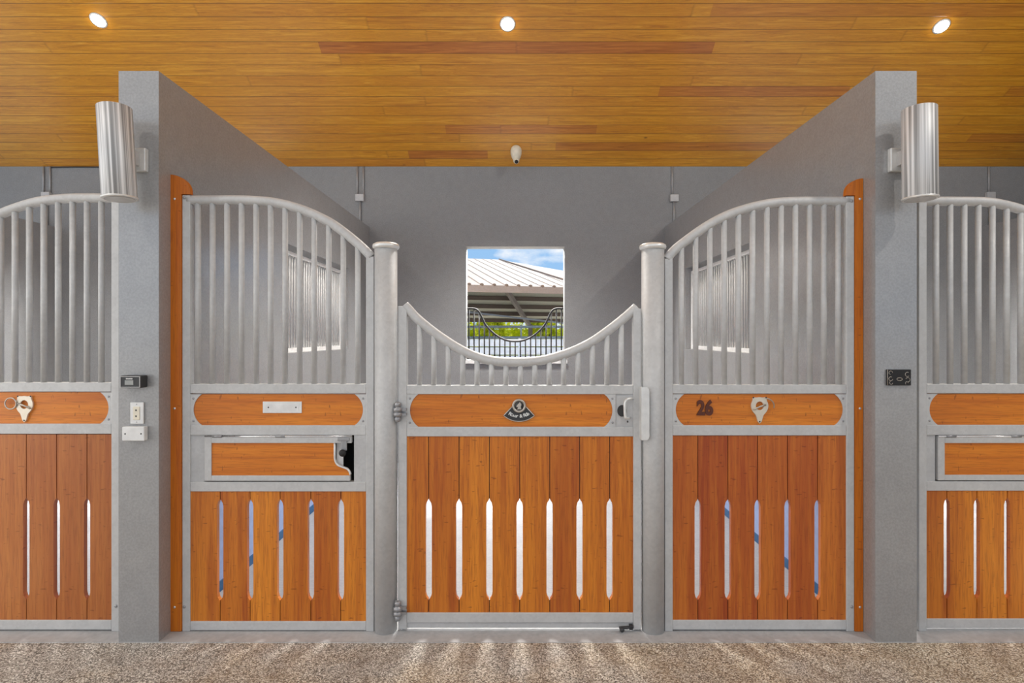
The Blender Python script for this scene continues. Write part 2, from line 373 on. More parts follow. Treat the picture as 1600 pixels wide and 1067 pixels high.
# back wall with one window opening per stall
def wall_holes(bm, x0, x1, y0, y1, z0, z1, holes):
    """wall across X with rectangular holes (xa, xb, za, zb) left open"""
    hs = sorted(holes); x = x0
    for xa, xb, za, zb in hs:
        bx(bm, x, xa, y0, y1, z0, z1); bx(bm, xa, xb, y0, y1, z0, za); bx(bm, xa, xb, y0, y1, zb, z1); x = xb
    bx(bm, x, x1, y0, y1, z0, z1)
WX0, WX1, WZ0, WZ1 = -0.622, 0.578, 1.25, 2.628
bm = bmesh.new()
wall_holes(bm, -7.2, 7.2, YB, YB+0.2, -0.002, 3.60, [(WX0-3.8, WX1-3.8, WZ0, WZ1), (WX0, WX1, WZ0, WZ1), (WX0+3.8, WX1+3.8, WZ0, WZ1)])
bmesh.ops.remove_doubles(bm, verts=bm.verts[:], dist=1e-5)
struct('wall_back', bm, M['wall'])

# dividers with a barred opening in each
OY0, OY1, OZ0, OZ1 = 4.36, 6.0, 1.40, 2.258
def divider(name, x0, x1):
    bm = bmesh.new()
    bx(bm, x0, x1, YC, OY0, 0, ZT); bx(bm, x0, x1, OY1, YB, 0, ZT)
    bx(bm, x0, x1, OY0, OY1, 0, OZ0); bx(bm, x0, x1, OY0, OY1, OZ1, ZT)
    bmesh.ops.remove_doubles(bm, verts=bm.verts[:], dist=1e-5)
    return struct(name, bm, M['divider'])
divider('wall_left', -1.998, -1.797); divider('wall_right', 1.796, 2.004)
divider('wall_far_left', -5.80, -5.60); divider('wall_far_right', 5.606, 5.806)

bm = bmesh.new(); bx(bm, 7.2, 7.4, -2.0, YB+0.2, -0.16, 7.2); struct('wall_sky_blocker', bm, M['wall'])  # unseen end wall, added to block sky light from the right

# ceiling: boards slope up from the back wall towards the aisle ridge
def ceil():
    bm = bmesh.new(); L = 6.4/math.cos(ang)
    bx(bm, -7.2, 7.2, -0.35, L, 0.0, 0.14)
    o = struct('ceiling', bm, M['ceiling'])
    o.location = (0, YB, 3.600)
    # local +Y runs towards the camera and up; keep local X = world X
    o.matrix_world = Matrix.Translation((0, YB, 3.600)) @ Matrix(((1, 0, 0, 0), (0, -math.cos(ang), -math.sin(ang)*-1, 0), (0, math.sin(ang), math.cos(ang), 0), (0, 0, 0, 1)))
    return o
ceil()
def ceil_z(y): return 3.600+(YB-y)*SL

# added lining, blue sky light painted into its colour, and dark blue strip at the foot of the dividers, inside the stalls
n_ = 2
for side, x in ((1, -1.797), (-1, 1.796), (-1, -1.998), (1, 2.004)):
    a, c = sorted((x, x+side*0.010)); bm = bmesh.new(); bx(bm, a, c, 3.06, YB-0.002, 0.062, 0.80); struct('trim_%d' % n_, bm, M['tint_lining']); n_ += 1
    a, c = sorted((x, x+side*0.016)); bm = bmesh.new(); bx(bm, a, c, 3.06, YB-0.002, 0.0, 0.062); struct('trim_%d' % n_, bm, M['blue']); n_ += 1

# ------------------------------------------------------------------ barred openings in the dividers
def wall_grille(x, label, rev=1):
    t = thing('wall_grille', label, 'grille', (x, (OY0+OY1)/2, OZ0), 'barred openings in the divider walls')
    y0, y1, z0, z1 = OY0+0.002, OY1-0.03, OZ0+0.001, OZ1-0.035
    def fr(bm):
        bx(bm, x-0.018, x+0.018, y0, y1, z0, z0+0.035); bx(bm, x-0.018, x+0.018, y0, y1, z1-0.03, z1)
        bx(bm, x-0.018, x+0.018, y0, y0+0.03, z0+0.035, z1-0.03); bx(bm, x-0.018, x+0.018, y1-0.03, y1, z0+0.035, z1-0.03)
    one('grille_frame', t, M['white'], fr)
    n = 28
    for i in range(n):
        y = y0+0.03+(y1-y0-0.06)*(i+1)/(n+1)
        one('bar', t, M['metal'], lambda bm: tube(bm, [(x, y, z0+0.03), (x, y, z1-0.025)], 0.0075, 8))
    return t
wall_grille(-1.862, 'pale barred grille set in the left divider wall, behind the panel with the feed hatch')
wall_grille(1.861, 'pale barred grille set in the right divider wall, behind the panel numbered 26')

# ------------------------------------------------------------------ stall fronts
def rect_frame_bar(bm, x0, x1, z0, z1, dy=0.0, d=0.040): bx(bm, x0, x1, YG+dy, YG+dy+d, z0, z1)
def boards(parent, xl, xr, zb, zt, seams, s0, s1, mat, tones, hw=0.0165, label=None):
    y0, y1 = YG+0.006, YG+0.030; g_ = 0.0021; tip = 0.035
    bm = bmesh.new(); ed = [xl]+list(seams)+[xr]
    for i in range(len(ed)-1):
        a, c = ed[i], ed[i+1]; first, last = i == 0, i == len(ed)-2
        al, cr_ = (a if first else a+g_), (c if last else c-g_)
        pts = [(al, zb), (cr_, zb)]
        if not last: pts += [(cr_, s0), (c-hw*0.75, s0+tip*0.45), (c-hw, s0+tip), (c-hw, s1-tip), (c-hw*0.75, s1-tip*0.45), (cr_, s1)]
        pts += [(cr_, zt), (al, zt)]
        if not first: pts += [(al, s1), (a+hw*0.75, s1-tip*0.45), (a+hw, s1-tip), (a+hw, s0+tip), (a+hw*0.75, s0+tip*0.45), (al, s0)]
        prism(bm, pts, y0, y1, tones[i % len(tones)])
        if not last:
            bx(bm, c-0.004, c+0.004, y0+0.006, y1-0.003, zb, s0-0.003, -1.0); bx(bm, c-0.004, c+0.004, y0+0.006, y1-0.003, s1+0.003, zt, -1.0)
    return obj('slatted_boards', bm, mat, parent, label=label)
def name_board(parent, xl, xr, zb, zt, cl=None, cr_=None, mat=None, tone=0.55, endw=0.043, flip=1):
    """lying board with half-round ends, made by the end plates that lie over it"""
    bd = one('name_board', parent, mat or M['wood_h'], lambda bm: bx(bm, xl, xr, YG+0.008, YG+0.030, zb, zt, tone))
    zm, hh = (zb+zt)/2, (zt-zb)/2
    for end in ('l', 'r'):
        if (end == 'l' and cl is False) or (end == 'r' and cr_ is False): continue
        bm = bmesh.new(); n = 18; cur = []
        for k in range(n+1):
            t = -1+2*k/n; Rr = (hh*hh+endw*endw)/(2*endw); d = 0.016+Rr-math.sqrt(Rr*Rr-t*t*hh*hh)
            cur.append((d, zm+t*hh))
        if end == 'l': pts = [(xl, zt), (xl, zb)]+[(xl+d, z) for d, z in cur]
        else: pts = [(xr, zb), (xr, zt)]+[(xr-d, z) for d, z in cur[::-1]]
        prism(bm, pts, YG+0.003, YG+0.0078)
        p = obj('end_plate', bm, M['metal'], parent)
        s = 1 if end == 'l' else -1; x = xl if end == 'l' else xr
        for z in (zt-0.022, zb+0.022):
            one('rivet', p, M['metal_d'], lambda bm: sph(bm, (x+s*0.016, YG+0.003, z), 0.006, (1, 0.5, 1)))
    return bd
def bars(parent, xs, arch, z0, r=0.0142, up=0.0):
    for x in xs:
        zt = interp(arch, x)-0.006
        one('bar', parent, M['metal'], lambda bm: tube(bm, [(x, YG+0.020, z0), (x, YG+0.020, zt)], r, 14))
def ring_bracket(parent, x, z, swing):
    """keyhole-shaped hook plate with a wire ring folded to one side"""
    bm = bmesh.new(); n = 48; o_, i_ = [], []
    for k in range(n):
        a = 2*PI*k/n; d = math.degrees(a) % 360
        R = 0.045+0.010*math.exp(-((d-52)/11)**2)+0.010*math.exp(-((d-128)/11)**2)+0.040*math.exp(-((d-270)/13)**2)+0.008*math.exp(-((d-270)/38)**2)
        o_.append((x+R*math.cos(a), z+R*math.sin(a))); i_.append((x+0.020*math.cos(a), z+0.022*math.sin(a)))
    F_ = [[bm.verts.new((p[0], y, p[1])) for p in q] for q in (o_, i_) for y in (YG-0.002, YG+0.008)]
    of, ob, jf, jb = F_
    for k in range(n):
        m = (k+1) % n
        bm.faces.new((of[k], of[m], jf[m], jf[k])); bm.faces.new((ob[m], ob[k], jb[k], jb[m])); bm.faces.new((of[m], of[k], ob[k], ob[m])); bm.faces.new((jf[k], jf[m], jb[m], jb[k]))
    p = obj('hook_plate', bm, M['beige'], parent, bevel=0.0012)
    for dx, dz in ((0.033, 0.043), (-0.033, 0.043), (0.0, -0.082)):
        one('screw', p, M['dark'], lambda bm: sph(bm, (x+dx, YG-0.002, z+dz), 0.0042, (1, 0.4, 1)))
    pts = []
    if swing < 0:
        cx, cz = x-0.066, z+0.006
        pts = [(cx+0.029*math.cos(a), YG-0.006, cz+0.029*math.sin(a)) for a in [2*PI*k/30 for k in range(31)]]
    else:
        cx, cz = x+0.022, z-0.004
        pts = [(cx+0.050*math.cos(a), YG-0.006-0.012*math.sin(a), cz+0.044*math.sin(a)) for a in [-0.15+1.6*k/14 for k in range(15)]]
    one('ring', p, M['pewter'], lambda bm: tube(bm, pts, 0.0032, 8))
    one('catch', p, M['pewter'], lambda bm: tube(bm, [(x-0.035*swing, YG-0.005, z-0.02), (x, YG-0.009, z-0.002), (x+0.03*swing, YG-0.005, z+0.005)], 0.0045, 8))
    return p

def arch_tube(parent, pts, r=0.0245):
    sm = cat(pts, 6)
    one('top_rail', parent, M['metal'], lambda bm: tube(bm, [(x, YG+0.022, z) for x, z in sm], r, 18))
    return sm
def G(pts): return [(GX(x), GZ(y)) for x, y in pts]

def feed_hatch(parent, x0, x1, zt, zb, full=False, cut=True):
    """hinged hatch: x0..x1 opening, zt..zb"""
    f = 0.030
    h = one('feed_hatch', parent, M['metal'], lambda bm: [bx(bm, x0+0.006, x0+0.006+f+0.006, YG-0.004, YG+0.022, zb+0.006, zt-0.004),
        bx(bm, x0+0.042, x1-(0.012 if cut else 0.004), YG-0.004, YG+0.022, zt-0.040, zt-0.008), bx(bm, x0+0.042, x1-(0.02 if cut else 0.004), YG-0.004, YG+0.022, zb+0.006, zb+0.034)], bevel=0.002)
    a, c, d, e = x0+0.042, (x1-0.012), zt-0.040, zb+0.034
    if cut:
        pts = [(a, d), (a, e), (c-0.008, e)]
        cur = [(c-0.008, e+0.004), (c-0.013, e+0.020), (c-0.026, e+0.034), (c-0.050, e+0.043), (c-0.075, e+0.055), (c-0.087, e+0.078), (c-0.089, e+0.10)]
        cs = cat(cur, 4); pts += cs+[(c-0.089, d)]
    else:
        pts = [(a, d), (a, e), (c+0.008, e), (c+0.008, d)]; cs = None
    one('hatch_board', h, M['wood_h'], lambda bm: prism(bm, pts, YG+0.002, YG+0.018, 0.5))
    if cs: one('edge_strip', h, M['brushed'], lambda bm: tube(bm, [(x, YG+0.006, z) for x, z in cs]+[(cs[-1][0], YG+0.006, d)], 0.0055, 8, 1.6))
    one('hinge_rod', h, M['chrome'], lambda bm: tube(bm, [(x0+0.008, YG-0.002, zt-0.005), (x1-0.01, YG-0.002, zt-0.005)], 0.0045, 10))
    for fx_ in (0.06, 0.48):
        xx = x0+(x1-x0)*fx_; one('hinge_knuckle', h, M['metal_d'], lambda bm: tube(bm, [(xx, YG-0.002, zt-0.005), (xx+0.05, YG-0.002, zt-0.005)], 0.0075, 10))
    # feeder behind the hatch
    one('feeder_lining', parent, M['lining'], lambda bm: [bx(bm, x0, x1, YG+0.20, YG+0.21, zb, zt), bx(bm, x0, x1, YG+0.041, YG+0.20, zb-0.004, zb), bx(bm, x0-0.003, x0, YG+0.041, YG+0.20, zb, zt), bx(bm, x1, x1+0.003, YG+0.041, YG+0.20, zb, zt), bx(bm, x0, x1, YG+0.041, YG+0.20, zt, zt+0.004)])
    if cut:
        one('latch_post', parent, M['white'], lambda bm: bx(bm, c-0.086, c-0.052, YG+0.024, YG+0.032, zb+0.05, zt-0.01))
        l_ = one('latch_arm', h, M['metal_d'], lambda bm: [bx(bm, c-0.052, c-0.022, YG-0.010, YG-0.005, zt-0.078, zt-0.012), bx(bm, c-0.070, c-0.008, YG-0.012, YG-0.006, zt-0.028, zt-0.010)], bevel=0.002)
        one('knob', l_, M['black'], lambda bm: lathe(bm, [(0.008, 0), (0.016, 0.004), (0.019, 0.014), (0.015, 0.024), (0.006, 0.028)], c-0.040, YG-0.010, zt-0.088, 20, 'Y'))

def stall_front(label, pxl, pxr, arch, barx, rail, nb, feed, slat_top, seams, slots, bottom, wood, tones, extra=None, short=None, loc_px=None, woodlabel=None):
    """pixel-plane measures of a stall front are turned into metres on its own plane (301 px = 1 m)"""
    cx = GX((pxl+pxr)/2)
    t = thing('stall_front_panel', label, 'stall panel', (cx, YG+0.02, 0.0), 'galvanised stall fronts with orange boards')
    x0, x1 = GX(pxl), GX(pxr); pw = 0.041
    ap = G(arch); zl, zr = interp(ap, x0+pw/2), interp(ap, x1-pw/2)
    capz = 0.012
    for xa, xb, zz in ((x0, x0+pw, zl), (x1-pw, x1, zr)):
        hi = zz > 2.2
        one('side_post', t, M['metal'], lambda bm: rect_frame_bar(bm, xa, xb, 0.0, zz+(0.022 if hi else -0.004)), bevel=0.003)
    sm = arch_tube(t, ap)
    xi0, xi1 = x0+pw, x1-pw
    rz0, rz1 = GZ(rail[1]), GZ(rail[0])
    bars(t, [GX(p) for p in barx], sm, rz1-0.002)
    one('cross_rail', t, M['metal'], lambda bm: rect_frame_bar(bm, xi0, xi1, rz0, rz1), bevel=0.003)
    nz1, nz0 = GZ(nb[0]), GZ(nb[1])
    name_board(t, xi0, xi1, nz0, nz1)
    one('cross_rail', t, M['metal'], lambda bm: rect_frame_bar(bm, xi0, xi1, GZ(nb[2]), nz0), bevel=0.003)
    if feed:
        fx0, fx1 = GX(feed[0]), GX(feed[1]); fz1, fz0 = GZ(nb[2]), GZ(feed[2])
        one('side_plate', t, M['metal_l'], lambda bm: bx(bm, xi0, fx0, YG+0.008, YG+0.030, fz0, fz1))
        if fx1 < xi1-0.005: one('side_plate', t, M['metal_l'], lambda bm: bx(bm, fx1, xi1, YG+0.003, YG+0.030, fz0, fz1))
        feed_hatch(t, fx0, fx1, fz1, fz0)
        one('cross_rail', t, M['metal'], lambda bm: rect_frame_bar(bm, xi0, xi1, GZ(slat_top), fz0), bevel=0.003)
    boards(t, xi0, xi1, GZ(bottom[0]), GZ(slat_top), [GX(s) for s in seams], GZ(slots[1]), GZ(slots[0]), wood, tones)
    one('bottom_rail', t, M['metal'], lambda bm: rect_frame_bar(bm, xi0, xi1, GZ(bottom[1]), GZ(bottom[0])), bevel=0.003)
    return t, x0, x1

def post_screws(t, xs, zs):
    for x in xs:
        for z in zs: one('screw', t, M['metal_d'], lambda bm: sph(bm, (x, YG-0.001, z), 0.008, (1, 0.5, 1)))

left_arch = [(291, 311.5), (330, 311), (372, 311), (405, 312.5), (435, 316.5), (472, 327), (510, 344.5), (535, 361.5), (560, 382), (579.5, 401)]
tl, lx0, lx1 = stall_front('galvanised stall panel with blank nameplate and open feed hatch, left of the swinging gate',
    284.5, 584, left_arch, [306+22.85*i for i in range(12)], (600, 614.5), (616, 664.5, 680), (318, 553, 753), 768, [343, 390, 437, 485, 532], (781, 939), (971, 985),
    M['wood_v'], [0.62, 0.18, 0.85, 0.30, 0.22, 0.75])
post_screws(tl, [GX(288)], [GZ(309), GZ(948)])
np_ = one('nameplate', tl, M['brushed'], lambda bm: bx(bm, GX(410), GX(471), YG+0.003, YG+0.008, GZ(645.5), GZ(627.5)), bevel=0.0015)
one('nameplate_insert', np_, M['white'], lambda bm: bx(bm, GX(415), GX(466), YG+0.0015, YG+0.003, GZ(641.5), GZ(631.5)))
for px in (419, 462): one('screw', np_, M['dark'], lambda bm: sph(bm, (GX(px), YG+0.0015, GZ(636.5)), 0.004, (1, 0.4, 1)))

right_arch = [(1043.5, 404.5), (1056, 389.5), (1084, 367.5), (1111, 349.5), (1139, 335), (1166, 325.5), (1194, 318.5), (1221, 314.5), (1262, 313), (1329, 313)]
tr, rx0, rx1 = stall_front('galvanised stall panel numbered 26 on its lying board, right of the swinging gate',
    1039, 1335, right_arch, [1066.5+22.4*i for i in range(12)], (601, 615), (616, 664.5, 680.5), None, 681, [1091, 1138, 1184.5, 1231.5, 1278.5], (781, 938), (969, 984),
    M['wood_red'], [0.75, 0.10, 0.30, 0.70, 0.55, 0.9])
post_screws(tr, [GX(1331)], [GZ(314), GZ(948)])
bm = bmesh.new(); text_bm(bm, '26', GX(1102), YG+0.005, GZ(638.5), 0.103, 0.006, 0.0042)
for v_ in bm.verts: v_.co.x = GX(1102)+(v_.co.x-GX(1102))*0.82
obj('house_number', bm, M['brown'], tr, label='dark brown number 26')
ring_bracket(tr, GX(1187), GZ(634), 1)

ln_arch = [(-96, 402), (-78, 382), (-52, 361), (-27, 345), (2, 330), (38, 317.5), (60, 312.5), (85, 309.5), (115, 308), (180, 308)]
tn, nx0, nx1 = stall_front('galvanised stall panel with hook plate and faded boards, cut off by the left picture edge',
    -102, 186, ln_arch, [154-22.65*i for i in range(11)], (597.5, 612), (613, 662, 678), None, 679, [-54, -8, 39.5, 87, 134.5], (779, 937), (969, 984),
    M['wood_pale'], [0.45, 0.6, 0.5, 0.35, 0.40, 0.30])
post_screws(tn, [GX(181)], [GZ(947)])
ring_bracket(tn, GX(38), GZ(632), -1)

rn_arch = [(1442, 313), (1500, 313), (1544, 314), (1572, 318), (1600, 325.5), (1632, 337), (1664, 354), (1690, 372), (1712, 391), (1728, 408)]
tq, qx0, qx1 = stall_front('galvanised stall panel with an orange feed hatch, cut off by the right picture edge',
    1436, 1735, rn_arch, [1467+22.2*i for i in range(12)], (600, 614.5), (615.5, 664, 680), (1463, 1706, 752), 767, [1481, 1528, 1575.5, 1623, 1670], (779, 936), (967, 981.5),
    M['wood_v'], [0.35, 0.45, 0.65, 0.5, 0.4, 0.6])

# orange filler boards between the panels and the divider walls
def filler(px_wall, px_in, px_edge, ytop, ynotch, label, s):
    xw, xi, xe = GX(px_wall), GX(px_in), GX(px_edge); zt, zn = GZ(ytop), GZ(ynotch)
    n = 12; arc = []
    for k in range(n+1):
        a = PI/2*k/n; arc.append((xw+(xi-xw)*math.sin(a), zn+0.012+(zt-zn-0.012)*math.cos(a)))
    pts = [(xw, 0.002)]+arc+[(xi, zn), (xe, zn), (xe, 0.002)]
    if s > 0: pts = pts[::-1]
    bm = bmesh.new(); prism(bm, pts, YG-0.004, YG+0.020, 0.5)
    o = obj('filler_board', bm, M['wood_f'], None, origin=(xw, YG, 0.0)); tag(o, label, 'filler board')
    xm = (xw+xe)/2-0.004*s
    for y in (311, 638, 948): one('screw', o, M['chrome'], lambda bm: sph(bm, (xm, YG-0.005, GZ(y)), 0.007, (1, 0.5, 1)))
    return o
filler(265.5, 298, 284, 273, 303.5, 'orange upright wooden strip with rounded top, between left divider wall and feed hatch panel', 1)
filler(1348, 1321, 1335.5, 279, 305.5, 'orange upright wooden strip with rounded top, between panel numbered 26 and right divider wall', -1)

# round gate posts
def gate_post(px, ytop, label):
    x = (px-808)/299.0; y = YG+0.020; r = 0.0585; zt = CH+(526-ytop)/303.0
    t = thing('gate_post', label, 'post', (x, y, 0), 'round posts of the swinging gate')
    one('post_tube', t, M['metal'], lambda bm: lathe(bm, [(r, 0.0), (r, zt-0.02)], x, y, 0, 40))
    one('post_cap', t, M['brushed'], lambda bm: lathe(bm, [(r+0.001, zt-0.028), (r+0.008, zt-0.024), (r+0.011, zt-0.014), (r+0.008, zt-0.004), (r-0.004, zt+0.003), (0.02, zt+0.009), (0.002, zt+0.010)], x, y, 0, 40))
    return t
gate_post(603, 379, 'thick round galvanised post on the hinge side of the gate')
gate_post(1020, 380, 'thick round galvanised post on the latch side of the gate')

# swinging gate
gx0, gx1 = GX(622.0), GX(1001.5)
tg = thing('stall_gate', 'swinging galvanised gate with dipped top rail and small fan-shaped badge', 'gate', ((gx0+gx1)/2, YG+0.02, 0.005))
U = [(631, 476.5), (638, 484), (650, 497), (675, 517.5), (700, 535), (725, 549.5), (750, 559.5), (775, 564.5), (800, 566), (825, 565.5), (850, 562.5), (875, 556), (900, 547), (925, 534.5), (950, 517.5), (975, 498), (996, 479.5)]
sm = cat(G(U), 4)
one('top_rail', tg, M['metal'], lambda bm: tube(bm, [(x, YG+0.022, z) for x, z in sm], 0.0245, 18))
one('stile', tg, M['metal'], lambda bm: bx(bm, gx0, GX(635.5), YG, YG+0.040, GZ(983), GZ(478)), bevel=0.003)
one('stile', tg, M['metal'], lambda bm: bx(bm, GX(989.5), gx1, YG-0.004, YG+0.040, GZ(983), GZ(482)), bevel=0.003)
ix0, ix1 = GX(635.5), GX(989.5)
bars(tg, [GX(654.5+22.66*i) for i in range(15)], sm, GZ(603))
one('cross_rail', tg, M['metal'], lambda bm: rect_frame_bar(bm, ix0, ix1, GZ(616), GZ(602)), bevel=0.003)
nbx1 = GX(962)
name_board(tg, ix0, nbx1, GZ(667), GZ(616))
lp = one('lock_plate', tg, M['metal_l'], lambda bm: bx(bm, nbx1+0.002, ix1, YG+0.006, YG+0.012, GZ(667), GZ(616)))
one('lock_recess', lp, M['dark'], lambda bm: prism(bm, [(GX(972)+0.024*math.cos(a), GZ(642)+0.030*math.sin(a)) for a in [2*PI*k/24 for k in range(24)]], YG+0.003, YG+0.0058))
one('keyhole', lp, M['dark'], lambda bm: sph(bm, (GX(981), YG+0.006, GZ(659)), 0.004, (1, 0.5, 1.4)))
one('latch_handle', lp, M['brushed'], lambda bm: tube(bm, cat([(GX(989), YG+0.004, GZ(622)), (GX(983), YG-0.020, GZ(622)), (GX(977), YG-0.030, GZ(624)), (GX(974.5), YG-0.032, GZ(630)), (GX(974.5), YG-0.032, GZ(640)), (GX(975), YG-0.032, GZ(648)), (GX(977), YG-0.028, GZ(652)), (GX(984), YG+0.006, GZ(653))], 5), 0.007, 10))
one('cross_rail', tg, M['metal'], lambda bm: rect_frame_bar(bm, ix0, ix1, GZ(682), GZ(667)), bevel=0.003)
boards(tg, ix0, ix1, GZ(957.5), GZ(682), [GX(s) for s in (669.5, 717, 764.5, 812, 859, 906, 953)], GZ(938), GZ(781), M['wood_v'], [0.35, 0.3, 0.6, 0.35, 0.55, 0.15, 0.5, 0.35])
one('bottom_rail', tg, M['metal'], lambda bm: rect_frame_bar(bm, ix0, ix1, GZ(973), GZ(957.5)), bevel=0.003)
one('skirt', tg, M['metal_l'], lambda bm: rect_frame_bar(bm, ix0, ix1, GZ(982), GZ(973), 0.006, 0.03), bevel=0.002)
# strike guard overlapping the latch post
one('strike_guard', tg, M['brushed'], lambda bm: (prism(bm, [(0.634, GZ(685)), (0.664, GZ(685)), (0.672, GZ(682.5)), (0.675, GZ(679)), (0.675, GZ(610)), (0.672, GZ(606)), (0.664, GZ(603.5)), (0.634, GZ(603.5))], 2.872, 2.877), bx(bm, 0.634, 0.640, 2.877, YG-0.004, GZ(685), GZ(603.5))), bevel=0.001)
# hinges
for py in (643, 952):
    def hg(bm):
        x, y, z = GX(622.5), YG-0.016, GZ(py)
        lathe(bm, [(0.009, -0.050), (0.016, -0.046), (0.016, -0.030), (0.013, -0.027), (0.013, -0.023), (0.023, -0.021), (0.023, -0.004), (0.014, -0.001), (0.014, 0.002), (0.023, 0.004), (0.023, 0.021), (0.013, 0.024), (0.013, 0.028), (0.017, 0.030), (0.017, 0.046), (0.009, 0.052)], x, y, z, 20)
        bx(bm, x+0.004, x+0.044, y-0.004, YG+0.002, z+0.006, z+0.019); bx(bm, x+0.004, x+0.044, y-0.004, YG+0.002, z-0.019, z-0.006)
        bx(bm, x-0.020, x-0.004, y+0.0, YG, z-0.004, z+0.010)
    one('hinge', tg, M['metal_d'], hg)
one('drop_bolt', tg, M['dark'], lambda bm: (tube(bm, [(GX(967), YG-0.012, GZ(979)), (GX(989), YG-0.006, GZ(979))], 0.007, 10), sph(bm, (GX(971), YG-0.018, GZ(981)), 0.013), bx(bm, GX(983), GX(988), YG-0.012, YG+0.006, GZ(982.5), GZ(975))))
# badge: ringed disc above a fan-shaped scroll with raised lettering
bxc, bzc, yb = GX(811), GZ(634), YG+0.008
def fan(r0, r1, a0, a1, y0, y1, bm, cz=0.040):
    o_ = [(bxc+r1*math.sin(a0+(a1-a0)*k/20), bzc+cz-r1*math.cos(a0+(a1-a0)*k/20)) for k in range(21)]
    i_ = [(bxc+r0*math.sin(a1+(a0-a1)*k/20), bzc+cz-r0*math.cos(a1+(a0-a1)*k/20)) for k in range(21)]
    prism(bm, o_+i_, y0, y1)
bd = one('badge', tg, M['dark'], lambda bm: fan(0.030, 0.121, -0.72, 0.72, yb-0.006, yb, bm))
A_ = 0.72; rim = [(bxc+0.121*math.sin(-A_+2*A_*k/24), yb-0.007, bzc+0.040-0.121*math.cos(-A_+2*A_*k/24)) for k in range(25)]
one('badge_rim', bd, M['pewter'], lambda bm: (tube(bm, [(bxc-0.02, yb-0.007, bzc+0.012)]+rim+[(bxc+0.02, yb-0.007, bzc+0.012)], 0.0024, 8)))
one('badge_disc', bd, M['pewter'], lambda bm: lathe(bm, [(0.036, 0), (0.036, 0.010), (0.033, 0.013), (0.027, 0.013), (0.025, 0.009), (0.001, 0.009)], bxc, yb, bzc, 40, 'Y'))
one('badge_field', bd, M['dark'], lambda bm: lathe(bm, [(0.0235, 0.009), (0.0235, 0.0105), (0.001, 0.0105)], bxc, yb, bzc, 32, 'Y'))
hp = [(-0.010, -0.018), (0.012, -0.018), (0.009, -0.004), (0.012, 0.006), (0.008, 0.014), (0.003, 0.020), (0.000, 0.014), (-0.006, 0.009), (-0.013, -0.001), (-0.013, -0.006), (-0.008, -0.006), (-0.004, -0.002), (-0.006, -0.010)]
one('badge_figure', bd, M['pewter'], lambda bm: prism(bm, [(bxc+a, bzc+c) for a, c in hp], yb-0.014, yb-0.0100))
bm = bmesh.new(); word = 'Röwer & Rüb'
for k, ch in enumerate(word):
    if ch == ' ': continue
    a = -0.52+1.04*k/(len(word)-1); R = 0.094
    text_bm(bm, ch, bxc+R*math.sin(a), yb-0.0075, bzc+0.040-R*math.cos(a), 0.024, 0.003, 0.0006, a)
obj('badge_lettering', bm, M['brushed'], bd, label='raised pale lettering on the badge')

# ------------------------------------------------------------------ cylinder wall lamps
def wall_lamp(x, z0, z1, label, bxo, lean):
    y = YC-0.130; r = 0.073
    t = thing('wall_lamp', label, 'wall lamp', (x, y, 2.41))
    ps = [one('lamp_cylinder', t, M['alu'], lambda bm: lathe(bm, [(r-0.006, 0.012), (r-0.004, 0.0), (r, 0.003), (r, z1-z0-0.003), (r-0.004, z1-z0), (r-0.006, z1-z0-0.012)], x, y, z0, 48))]
    ps.append(one('rim', t, M['brushed'], lambda bm: lathe(bm, [(r-0.004, -0.002), (r+0.003, -0.001), (r+0.003, 0.007), (r-0.002, 0.008)], x, y, z0, 48)))
    ps.append(one('lens', t, M['glass'], lambda bm: lathe(bm, [(r-0.010, -0.004), (r-0.010, -0.0025)], x, y, z0, 40)))
    for p in ps: p.rotation_euler = (0, math.radians(lean), 0)
    one('mounting_box', t, M['brushed'], lambda bm: bx(bm, bxo-0.058, bxo+0.058, YC-0.030, YC-0.0005, 2.352, 2.468), bevel=0.005)
    one('arm', t, M['metal_l'], lambda bm: bx(bm, bxo-0.03, bxo+0.03, YC-0.070, YC-0.030, 2.375, 2.445), bevel=0.003)
wall_lamp(-1.914, 2.188, 2.628, 'brushed metal cylinder lamp mounted high on the left divider wall end', -1.903, -3.4)
wall_lamp(1.925, 2.188, 2.622, 'brushed metal cylinder lamp mounted high on the right divider wall end', 1.912, -0.6)

# ------------------------------------------------------------------ small fittings on the wall ends
t = thing('electronic_reader', 'small black box with grey display on the left wall end, above the switch plate', 'control box', (-1.904, YC-0.025, 1.277))
one('housing', t, M['dark'], lambda bm: bx(bm, -1.957, -1.851, YC-0.052, YC-0.0005, 1.277, 1.338), bevel=0.006)
one('face_rim', t, M['metal_l'], lambda bm: (bx(bm, -1.953, -1.855, YC-0.055, YC-0.052, 1.280, 1.283), bx(bm, -1.953, -1.855, YC-0.055, YC-0.052, 1.332, 1.335), bx(bm, -1.953, -1.950, YC-0.055, YC-0.052, 1.283, 1.332), bx(bm, -1.858, -1.855, YC-0.055, YC-0.052, 1.283, 1.332)))
one('display', t, M['lcd'], lambda bm: bx(bm, -1.930, -1.888, YC-0.054, YC-0.052, 1.293, 1.316))
one('face_plate', t, M['dark'], lambda bm: bx(bm, -1.948, -1.860, YC-0.0528, YC-0.0518, 1.284, 1.331))
bm = bmesh.new()
for i in range(6): bx(bm, -1.924+i*0.0055, -1.920+i*0.0055, YC-0.0545, YC-0.0526, 1.320, 1.326)
obj('caption', bm, M['white'], t)
t = thing('switch_plate', 'upright white switch plate on the left wall end, just above a lying blank plate', 'switch plate', (-1.901, YC-0.01, 1.096))
one('cover', t, M['white'], lambda bm: bx(bm, -1.934, -1.868, YC-0.010, YC-0.0005, 1.094, 1.202), bevel=0.003)
one('socket_insert', t, M['ivory'], lambda bm: bx(bm, -1.917, -1.885, YC-0.014, YC-0.010, 1.115, 1.181), bevel=0.002)
